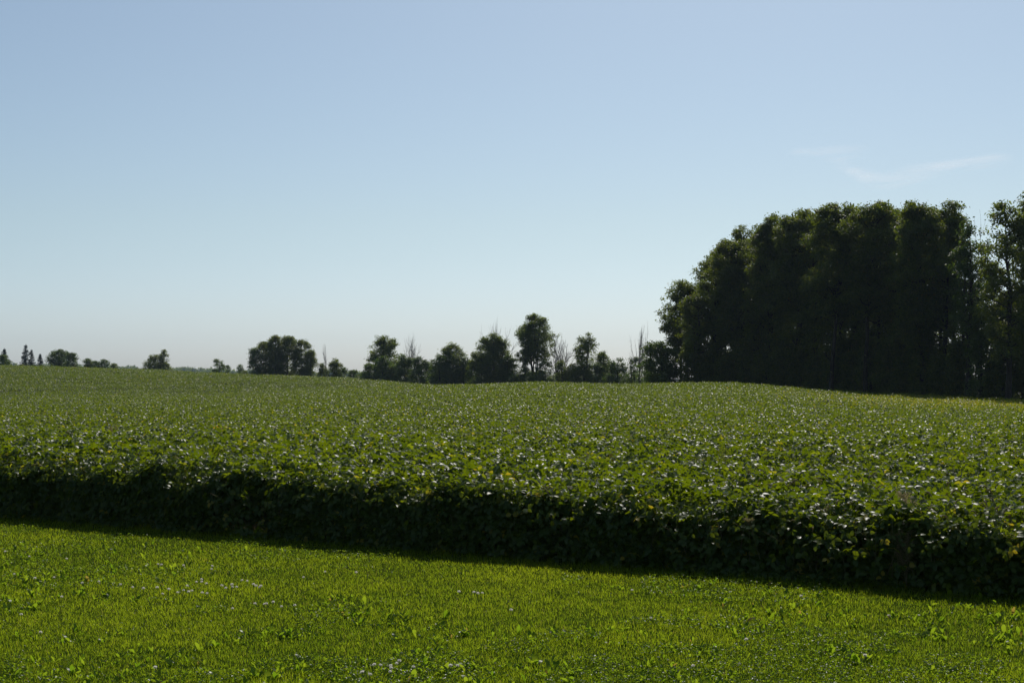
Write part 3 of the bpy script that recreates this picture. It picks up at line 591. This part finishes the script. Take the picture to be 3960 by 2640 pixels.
# --- the wood on the right
tree(2560, 88, 1318, 121, 'yellow-green bushy tree at the left foot of the big wood', lobes=36, leaves=9000, lsize=.19, cb=0, mat='tree_light', prof='dome', lobe_r=.27)
tree(2515, 36, 1386, 156, 'lower bush at the left edge of the yellow-green bushy tree', name='bush', cat='bush', lobes=16, leaves=2600, lsize=.18, cb=0, mat='tree_light')
GW = 'trees of the big wood'
wood = [  # col, halfwidth, top, dist, lobes, leaves, crown base, label
    (2655, 64, 1082, 126, 44, 7500, .10, 'leftmost tree of the big wood, leaning out with open ragged foliage'),
    (2628, 48, 1190, 124, 26, 3200, .22, 'low outreaching tree at the left flank of the big wood'),
    (2722, 66, 980, 124, 46, 10500, .12, 'second step of the wood outline, tree with a clump of pale gaps'),
    (2778, 62, 932, 121, 46, 11500, .12, 'third step of the wood outline, with a domed top'),
    (2836, 60, 904, 119, 46, 11500, .12, 'fourth step of the wood outline, narrow-headed tree'),
    (2898, 60, 872, 117, 46, 12000, .12, 'fifth step of the wood outline, pointed top tuft'),
    (2958, 62, 836, 115, 46, 12500, .12, 'sixth step of the wood outline, brownish-lit top'),
    (3018, 60, 822, 113, 46, 12500, .12, 'wood tree just left of the first domed peak'),
    (3078, 64, 800, 111, 46, 12500, .12, 'first domed peak of the wood, left of the small notch'),
    (3150, 60, 808, 109, 46, 12500, .12, 'wood tree under the small notch left of the high tufted top'),
    (3212, 66, 774, 107, 48, 13000, .10, 'high tufted top of the wood, right of the small notch'),
    (3282, 60, 786, 106, 46, 12500, .10, 'level-topped wood tree right of the high tufted one'),
    (3345, 60, 777, 104, 46, 12500, .10, 'wood tree left of the deepest notch in the middle of the top'),
    (3420, 58, 776, 102, 46, 12500, .10, 'wood tree right of the deepest notch in the middle of the top'),
    (3490, 56, 784, 101, 46, 12500, .10, 'small flat-headed wood tree left of the dark tallest one'),
    (3565, 72, 764, 98, 54, 15500, .06, 'tallest, darkest tree of the wood with a broad peak'),
    (3625, 56, 768, 99, 48, 11500, .08, 'dark tree with a forked top tuft at the right end of the wood'),
    (3672, 34, 836, 98, 24, 3400, .22, 'ragged light tree overhanging the gap at the right end of the wood'),
]
for (c, w_, t_, d_, nl, nf, cb_, lab) in wood:
    k_ = int(c) % 7; wide = c in (2722, 2836, 2958, 3078, 3212, 3345, 3565)
    if wide: wf, dx, dd, dt, pr, lm, fm = (1.4, 20, -2, 6, 'broad', 2.2, 1.8) if c < 2990 else (1.8, 0, -2.2+(k_ % 3)*.8, 4, 'broad', 2.8, 2.2)
    else: wf, dx, dd, dt, pr, lm, fm = (1.15, 0, 3.5, 0, 'broad', 1.5, 1.1) if c < 2990 else (1.35, 0, 4, 4, 'broad', 1.7, 1.2)
    if c > 3600 or c < 2700: wf, dx, dd, dt, pr, lm, fm = (1.1, 0, 0, 0, 'dome2', 1.8, 1.4) if c > 3600 else (1.3, 8, 0, 0, 'broad', 2.1, 1.8)
    if c == 3565: wf = 1.25
    tree(c+dx, w_*wf, t_+dt, d_+dd, lab, GW, lobes=int(nl*lm*.8), leaves=int(nf*fm), lsize=.19, prof='oak' if c > 2700 else 'broad', cb=cb_+.16+.03*k_, lobe_r=.25 if not wide else .215, flat=.62,
         trunk_r=.17, seed=2, lean=(k_-3)*.3, irreg=.50, fill=.30, thr=.40, headw=.16)
back = [(2812, 1190, 140), (2935, 866, 131), (3040, 824, 129), (3120, 812, 127), (3185, 800, 125), (3262, 794, 123), (3318, 796, 122), (3385, 800, 120), (3455, 794, 118), (3530, 794, 116), (3600, 786, 114)]
for q, (c, t_, d_) in enumerate(back):
    tree(c, 88, t_, d_, 'dark tree deep in the wood behind the front row', 'inner trees of the big wood', lobes=60, leaves=9500, lsize=.23, prof='broad', cb=.05, lobe_r=.26, fill=.5, thr=.36, trunk_r=.2, seed=5+q)
# younger trees standing a little out from the wood, of many heights
for c, w_, t_, lab in [(2700, 70, 1120, 'young leafy tree at the wood edge low on the left flank'), (2768, 64, 1030, 'young leafy tree at the wood edge below the third step of its outline'),
                       (2868, 86, 1010, 'broad half-height tree at the wood edge under the fifth step of its outline'), (2930, 60, 1120, 'low round tree at the wood edge left of its middle'),
                       (2992, 76, 968, 'half-height tree in front of the sixth step of the wood outline'), (3085, 96, 1060, 'wide half-height tree in front of the small notch of the wood'),
                       (3160, 70, 930, 'tall young tree filling the front below the small notch of the wood'), (3240, 84, 1085, 'young tree at the wood edge below the level-topped tree'),
                       (3318, 78, 925, 'tall young tree left of the deepest notch of the wood'), (3392, 96, 1050, 'half-height broad tree in front of the deepest notch of the wood'),
                       (3470, 74, 940, 'tall young tree in front of the flat-headed wood tree'), (3540, 80, 1110, 'low broad tree at the wood edge under the darkest tree'), (3640, 62, 1010, 'half-height tree at the right end of the wood')]:
    tree(c, w_, t_, float(np.interp(c, [2690, 3760], [119.5, 95]))-.4+(c % 5)*.5, lab, 'young trees along the wood edge', lobes=40, leaves=8000, lsize=.19, cb=.16, prof='oak', lobe_r=.26, flat=.62, seed=int(c), fill=.34, thr=.38, irreg=.5, headw=.2)
# sapling layer at the foot of the wood
for q, c in enumerate(range(2690, 3760, 68)):
    d_ = float(np.interp(c, [2690, 3760], [119, 93]))
    tree(c, 52, 1290+(q*37 % 90), d_, 'dark understorey bush at the foot of the wood', 'understorey bushes of the big wood', name='bush', cat='bush', lobes=26, leaves=5200, lsize=.19, cb=0, prof='dome', lobe_r=.33, seed=40+q)
# --- gap and the right edge
tree(3752, 72, 858, 93, 'open airy tree with a dark straight trunk in the gap right of the wood', lobes=34, leaves=3900, lsize=.19, prof='column', cb=.42, lobe_r=.26, stems=1, trunk_r=.22, mat='tree_light')
tree(3800, 56, 1000, 96, 'slim light-leaved tree behind the dark straight trunk', lobes=26, leaves=3400, lsize=.19, prof='column', cb=.15, lobe_r=.34, mat='tree_light')
tree(3722, 60, 1060, 97, 'half-lit young tree left of the dark straight trunk', lobes=28, leaves=4200, lsize=.19, prof='dome', cb=.04, lobe_r=.3, mat='tree_light')
tree(3795, 60, 1225, 92, 'light bushy growth under the open gap tree', name='bush', cat='bush', lobes=26, leaves=4200, lsize=.18, prof='dome', cb=0, lobe_r=.3, mat='tree_light')
tree(3895, 104, 778, 88, 'big airy tree at the right edge with gaps of sky', lobes=60, leaves=9800, lsize=.2, prof='oak', cb=.26, lobe_r=.2, fill=.3, thr=.45, headw=.15, irreg=.4, trunk_r=.2)
tree(3985, 78, 742, 90, 'tall tree cut by the right edge of the frame', lobes=44, leaves=10500, lsize=.2, prof='column', cb=.12, lobe_r=.28, trunk_r=.2)
tree(3880, 60, 1150, 91, 'dark lower tree beneath the big airy tree at the right edge', lobes=34, leaves=8500, lsize=.2, prof='dome', cb=.06, lobe_r=.3)
tree(3962, 60, 1090, 93, 'dark lower tree at the very right edge of the frame', lobes=34, leaves=8500, lsize=.2, prof='dome', cb=.06, lobe_r=.3)
tree(4080, 90, 760, 92, 'tree just outside the right edge whose branches reach the frame', lobes=40, leaves=8000, lsize=.22, prof='column', cb=.1, lobe_r=.3)
bare(3772, 34, 830, 95, 'bare twiggy tree poking up in the gap right of the wood', seed=3, stems=2, tr=.06, fan=.4)

# --- tall pale grass at the foot of the right-hand trees
def verge():
    s = Soup(); rg = np.random.default_rng(77); n = 16000
    c = rg.uniform(2500, 4100, n); u0 = np.interp(c, C_COLS, C_DST1); d = u0+rg.uniform(2.0, 5.5, n); x = (c-1980)/F*d
    a = rg.uniform(0, 6.28, n); e = rg.uniform(0, .5, n); D = np.stack([np.cos(a)*np.sin(e), np.sin(a)*np.sin(e), np.cos(e)], 1)
    k = vnoise(c*.02, d*.4, 4); L = rg.uniform(.35, .8, n)*(.4+k)
    s.leaves(np.stack([x, d, ground_z(x, d)], 1), D, unit(rg.normal(size=(n, 3))), L, rg.uniform(.02, .05, n), BLADE, rg.uniform(.1, 1, n))
    tag(s.build('tall_grass', M['grass']), 'tall uncut grass between the beans and the wood', 'tall grass', kind='stuff')
verge()

# --- far-off hazy wood on the left horizon
def far_wood():
    s = Soup(); rg = np.random.default_rng(99); D_ = 1500.
    cols = np.arange(-1500, 1500, 9.0); n = len(cols)
    d = D_+rg.uniform(-60, 120, n); top = np.interp(cols, [-1500, 0, 440, 560, 620, 700, 760, 830, 900, 960, 2600], [1404, 1404, 1410, 1424, 1424, 1417, 1424, 1422, 1432, 1436, 1445])+rg.normal(0, 3.0, n)+(vnoise(cols*.03, cols*0, 7)-.5)*12
    x = (cols-1980)/F*d; gz = ground_z(x, d); zt = H+(HOR-top)/F*d
    for i_ in range(n):
        w = rg.uniform(2.6, 4.6)*1.2; h = max(1.5, zt[i_]-gz[i_]); m = 330
        v = unit(rg.normal(size=(m, 3))); rr = rg.uniform(.3, 1, m)**.5
        C = np.array([x[i_], d[i_], gz[i_]+h*.5]); P = C+v*rr[:, None]*[w, w, h*.5]
        s.leaves(P, unit(rg.normal(size=(m, 3))), unit(rg.normal(size=(m, 3))+[0, 0, .6]), rg.uniform(1.5, 2.8, m), rg.uniform(1.2, 2.2, m), FOLD, rg.uniform(.1, .8, m))
    tag(s.build('distant_wood', M['tree']), 'hazy blue-grey wood on the far left horizon', 'distant wood', kind='stuff')
far_wood()

# ------------------------------------------------------------------ weeds standing in the beans
def in_beans(c, r, z):      # where the ray of (col,row) meets height z, or the front of the bean stand
    d = (H-z)*F/(r-HOR); u = (c-1980)/F; d = max(d, (EDGE_A+.10/EDGE_N)/(1-EDGE_B*u)); return u*d, d
def seen_z(c, r, y): return H-(r-HOR)*y/F
def foxtail(c, r, label, seed, h=.78, n=4):
    rg = np.random.default_rng(seed); x, y = in_beans(c, r, .76); h = max(.35, seen_z(c, r, y)+.03); root = empty('foxtail_grass', (x, y, float(ground_z(x, y))))
    tag(root, label, 'foxtail grass', 'foxtail grasses in the beans'); st = Soup()
    for q in range(n):
        a = rg.uniform(0, 6.28); b = rg.uniform(.05, .16); hh = h*rg.uniform(.85, 1.1)
        tipx = np.array([math.cos(a)*b, math.sin(a)*b, hh]); p = [[0, 0, 0], tipx*[.4, .4, .55], tipx]
        st.tube(p, [.0022, .0018, .0012], 3)
        hd = Soup(); dirx = np.array([math.cos(a), math.sin(a), 0]); t = np.linspace(0, 1, 7)
        ax_ = tipx+dirx*(t[:, None]*.07)+np.array([0, 0, 1.])*(.045*np.sin(t*2.3))[:, None]
        hd.tube(ax_, .007*np.sin(np.linspace(.5, 2.9, 7)), 5)
        m = 60; f = rg.uniform(0, 5.99, m); i_ = f.astype(int); P = ax_[i_]+(ax_[i_+1]-ax_[i_])*(f-i_)[:, None]
        hd.leaves(P, unit(rg.normal(size=(m, 3))), unit(rg.normal(size=(m, 3))), .013, .0016, BLADE, rg.uniform(0, 1, m))
        hd.build('seed_head', M['seed_head'], root)
    m = 7; a = rg.uniform(0, 6.28, m); D = np.stack([np.cos(a)*.6, np.sin(a)*.6, np.full(m, .8)], 1)
    lv = Soup(); lv.leaves(np.stack([a*0, a*0, rg.uniform(.3, .6, m)*h], 1), D, unit(np.cross(D, rg.normal(size=(m, 3)))), rg.uniform(.15, .26, m), .010, BLADE, rg.uniform(.3, .8, m))
    st.build('stalk', M['soy_stem'], root); lv.build('leaf_blades', M['grass'], root)
ft = [(2880, 1842, 'arching foxtail grass near the top left of the weedy patch at right'), (3010, 1868, 'foxtail grass in the middle of the pale dried patch'),
      (3135, 2030, 'drooping foxtail grass against the dark bean face'), (3205, 1995, 'foxtail grass just right of the drooping one on the dark face'),
      (3650, 1925, 'foxtail grass above the right side of the bushy feathery weed'), (3720, 2010, 'foxtail grass right of the feathery weed, low'),
      (3870, 1950, 'foxtail grass with a long curved head near the right edge'), (3830, 1975, 'foxtail grass with upright heads near the right edge'),
      (3345, 1880, 'foxtail grass standing in the brownish leaves right of the dried patch'), (1440, 1810, 'foxtail grass in the lit beans left of the centre'),
      (300, 1690, 'foxtail grass in the upper left of the beans'), (460, 1705, 'reddish foxtail grass at left, left of the yellow leaves'), (1960, 1850, 'foxtail grass near the centre of the frame'),
      (2160, 1905, 'foxtail grass right of the centre at the top of the dark face')]
for q, (c, r, lab) in enumerate(ft): foxtail(c, r, lab, 500+q)

def feathery(c, r, label, h, w, seed, brown=.3, name='feathery_weed'):
    """bushy weed of fine side shoots with tiny leaves"""
    rg = np.random.default_rng(seed); x, y = in_beans(c, r, h); h = max(.3, seen_z(c, r, y)+.05); root = empty(name, (x, y, float(ground_z(x, y)))); tag(root, label, 'weed')
    st = Soup(); lf = Soup()
    for q in range(5):
        a = rg.uniform(0, 6.28); e = np.array([math.cos(a)*w*.4, math.sin(a)*w*.4, h*rg.uniform(.75, 1)])
        t = np.linspace(0, 1, 6)[:, None]; p = e*t+np.array([0, 0, 1.])*(t*(1-t))*.05; st.tube(p, np.linspace(.005, .0015, 6), 4, rg.uniform())
        for k in range(26):
            f = rg.uniform(.25, 1); p0 = e*f; b = rg.uniform(0, 6.28); l = w*.55*rg.uniform(.4, 1)*(1.15-f*.7); p1 = p0+np.array([math.cos(b)*l, math.sin(b)*l, l*.7])
            st.tube([p0, (p0+p1)/2+[0, 0, .01], p1], [.0018, .0014, .0008], 3, rg.uniform())
            m = 26; g_ = rg.uniform(.2, 1.05, m)[:, None]; P = p0+(p1-p0)*g_+rg.normal(0, .009, (m, 3)); D = unit(rg.normal(size=(m, 3))+[0, 0, .5])
            lf.leaves(P, D, unit(rg.normal(size=(m, 3))), rg.uniform(.01, .022, m), rg.uniform(.003, .006, m), FOLD, np.where(rg.uniform(size=m) < brown, 1., rg.uniform(0, .8, m)))
    st.build('stalk', M['soy_stem'], root); lf.build('foliage', M['seed_head'] if brown > .5 else M['grass'], root)
feathery(3545, 1930, 'bushy brownish feathery weed in front of the beans at right', .74, .30, 1, .6)
feathery(3500, 2040, 'lower half-dried feathery weed at the left foot of the bushy one', .52, .22, 2, .7)
feathery(3880, 2070, 'dark feathery weed on the bean face near the right edge', .50, .26, 3, .2)
feathery(2790, 1715, 'tall thin feathery weed sticking up above the beans right of centre', .95, .14, 4, .2)
feathery(1310, 1600, 'tall green feathery weed above the beans left of centre', 1.0, .22, 5, .15)
feathery(1290, 1722, 'small pale feathery weed among the beans below the tall green one', .76, .16, 6, .5)
feathery(440, 1655, 'dried stalky weed in the beans left of the yellow leaves', .85, .16, 7, .6)
def yellow_sprig():
    x, y = in_beans(860, 1655, .72); root = empty('yellow_sprig', (x, y, 0)); tag(root, 'bright yellow leaves of one sprig in the beans at left', 'yellow sprig')
    rg = np.random.default_rng(8); s = Soup(); n = 16; P = np.stack([rg.normal(0, .07, n), rg.normal(0, .06, n), .70+rg.uniform(-.03, .06, n)], 1)
    s.leaves(P, unit(rg.normal(size=(n, 3))*[1, 1, .5]), unit(rg.normal(size=(n, 3))*[.6, .6, .3]+[0, -.6, .6]), .055, .035, OVATE, rg.uniform(0, 1, n)); s.build('leaf_cluster', M['yellow'], root)
    t = Soup(); t.tube([[0, 0, 0], [.02, 0, .4], [0, 0, .72]], [.004, .003, .002], 4); t.build('stalk', M['soy_stem'], root)
yellow_sprig()
def wild_carrot():
    x, y = in_beans(2882, 2062, .50); y -= .16; root = empty('wild_carrot', (x, y, 0)); tag(root, 'round greenish wild carrot head against the dark bean face', 'wild carrot')
    rg = np.random.default_rng(9); s = Soup(); t = Soup(); t.tube([[0, 0, 0], [.01, 0, .3], [0, 0, .47]], [.003, .0025, .002], 4)
    m = 42
    for q in range(m):
        a = q*2.4; f = math.sqrt((q+.5)/m); e = np.array([math.cos(a)*f*.045, math.sin(a)*f*.045, .50+.03*f])
        t.tube([[0, 0, .47], e*[.6, .6, 1]-[0, 0, .012], e], [.0009, .0008, .0007], 3)
        k = 9; P = e+rg.normal(0, .005, (k, 3)); s.leaves(P, unit(rg.normal(size=(k, 3))), unit(rg.normal(size=(k, 3))), .008, .005, FOLD, rg.uniform(0, 1, k))
    s.build('flower_head', M['seed_head'], root); t.build('stalk', M['soy_stem'], root)
wild_carrot()

# ------------------------------------------------------------------ cirrus wisps high over the wood (thin ice cloud, lit by the sun)
def cirrus():
    m = bpy.data.materials.new('cirrus'); m.use_nodes = True; nt = m.node_tree; n = nt.nodes; l = nt.links
    for x_ in list(n): n.remove(x_)
    out = n.new('ShaderNodeOutputMaterial'); tr = n.new('ShaderNodeBsdfTransparent'); tl = n.new('ShaderNodeBsdfTranslucent'); tl.inputs[0].default_value = (.95, .95, .95, 1)
    at = n.new('ShaderNodeAttribute'); at.attribute_name = 'thick'
    tc = n.new('ShaderNodeTexCoord'); mp = n.new('ShaderNodeMapping'); mp.inputs['Scale'].default_value = (.0012, .0008, .0012); mp.inputs['Rotation'].default_value = (0, 0, R(8))
    l.new(tc.outputs['Object'], mp.inputs[0]); nz = n.new('ShaderNodeTexNoise'); nz.inputs['Scale'].default_value = 1.6; nz.inputs['Detail'].default_value = 7; nz.inputs['Distortion'].default_value = .6
    l.new(mp.outputs[0], nz.inputs['Vector']); mr = n.new('ShaderNodeMapRange'); mr.inputs[1].default_value = .3; mr.inputs[2].default_value = .7; l.new(nz.outputs[0], mr.inputs[0])
    mu = n.new('ShaderNodeMath'); mu.operation = 'MULTIPLY'; l.new(at.outputs['Fac'], mu.inputs[0]); l.new(mr.outputs[0], mu.inputs[1])
    mu2 = n.new('ShaderNodeMath'); mu2.operation = 'MULTIPLY'; l.new(mu.outputs[0], mu2.inputs[0]); mu2.inputs[1].default_value = .42
    mx = n.new('ShaderNodeMixShader'); l.new(mu2.outputs[0], mx.inputs[0]); l.new(tr.outputs[0], mx.inputs[1]); l.new(tl.outputs[0], mx.inputs[2]); l.new(mx.outputs[0], out.inputs[0])
    ALT = 2500.
    def place(c, r): d = (ALT-H)*F/(HOR-r); return (c-1980)/F*d, d
    s_all = [[(3050, 588, .0), (3110, 583, .7), (3180, 584, 1), (3260, 578, .7), (3370, 570, 0)], [(3180, 618, 0), (3240, 618, .8), (3290, 606, .3), (3350, 600, 0)],
             [(3200, 612, 0), (3270, 645, .5), (3340, 690, 1), (3420, 705, .8), (3530, 690, .6), (3620, 668, .3), (3700, 640, 0)], [(3460, 670, 0), (3540, 657, .8), (3680, 642, 1), (3770, 628, .9), (3850, 616, .9), (3935, 616, 0)],
             [(3720, 668, 0), (3800, 650, .6), (3860, 648, .2), (3930, 640, 0)]]
    wid = [24, 14, 42, 24, 14]
    for q, (pts, wd, lab) in enumerate(zip(s_all, wid, ['faint left wisp of cirrus above the wood', 'short faint cirrus streak below the left wisp', 'broad sagging cirrus wisp, lowest over the wood', 'long thin cirrus streak rising to the right', 'faintest cirrus streak at far right'])):
        c = np.array(pts, float); t = np.linspace(0, len(pts)-1, 60); cc = np.interp(t, range(len(pts)), c[:, 0]); rr = np.interp(t, range(len(pts)), c[:, 1]); aa = np.interp(t, range(len(pts)), c[:, 2])
        ker = np.ones(9)/9; pad = lambda v: np.convolve(np.pad(v, 4, mode='edge'), ker, 'valid'); rr = pad(rr); aa = pad(aa); aa[0] = aa[-1] = 0
        K = 13; v = np.linspace(-1, 1, K); V = []; A = []
        for j in range(60):
            for k in range(K):
                x, y = place(cc[j], rr[j]+v[k]*wd); V.append((x, y, ALT+q*6)); A.append(aa[j]*max(0, 1-v[k]**2)**2)
        i_ = (np.arange(59)[:, None]*K+np.arange(K-1)[None]).ravel(); T = np.concatenate([np.stack([i_, i_+1, i_+K+1], 1), np.stack([i_, i_+K+1, i_+K], 1)])
        o = mesh_obj('cirrus_cloud', V, T, m); at_ = o.data.attributes.new('thick', 'FLOAT', 'POINT'); at_.data.foreach_set('value', np.array(A, dtype=np.float32)); o.visible_shadow = True
        tag(o, lab, 'cloud', 'cirrus wisps over the wood')
cirrus()

# ------------------------------------------------------------------ summer haze
def haze(dens=.00012):
    x0, x1, y0, y1, z0, z1 = -2200, 2200, -80, 2400, float(V[:, 2].min())-12, 60
    vv = [(x, y, z) for z in (z0, z1) for y in (y0, y1) for x in (x0, x1)]
    me = bpy.data.meshes.new('haze'); me.from_pydata(vv, [], [(0, 2, 3, 1), (4, 5, 7, 6), (0, 1, 5, 4), (2, 6, 7, 3), (0, 4, 6, 2), (1, 3, 7, 5)])
    m = bpy.data.materials.new('haze'); m.use_nodes = True; n = m.node_tree.nodes; l = m.node_tree.links
    for x_ in list(n): n.remove(x_)
    out = n.new('ShaderNodeOutputMaterial'); pv = n.new('ShaderNodeVolumePrincipled'); pv.inputs['Density'].default_value = dens
    pv.inputs['Color'].default_value = (.66, .85, 1.0, 1); pv.inputs['Anisotropy'].default_value = .3
    l.new(pv.outputs[0], out.inputs['Volume']); me.materials.append(m)
    o = bpy.data.objects.new('haze', me); COL.objects.link(o); tag(o, 'thin summer haze', kind='stuff')
haze()
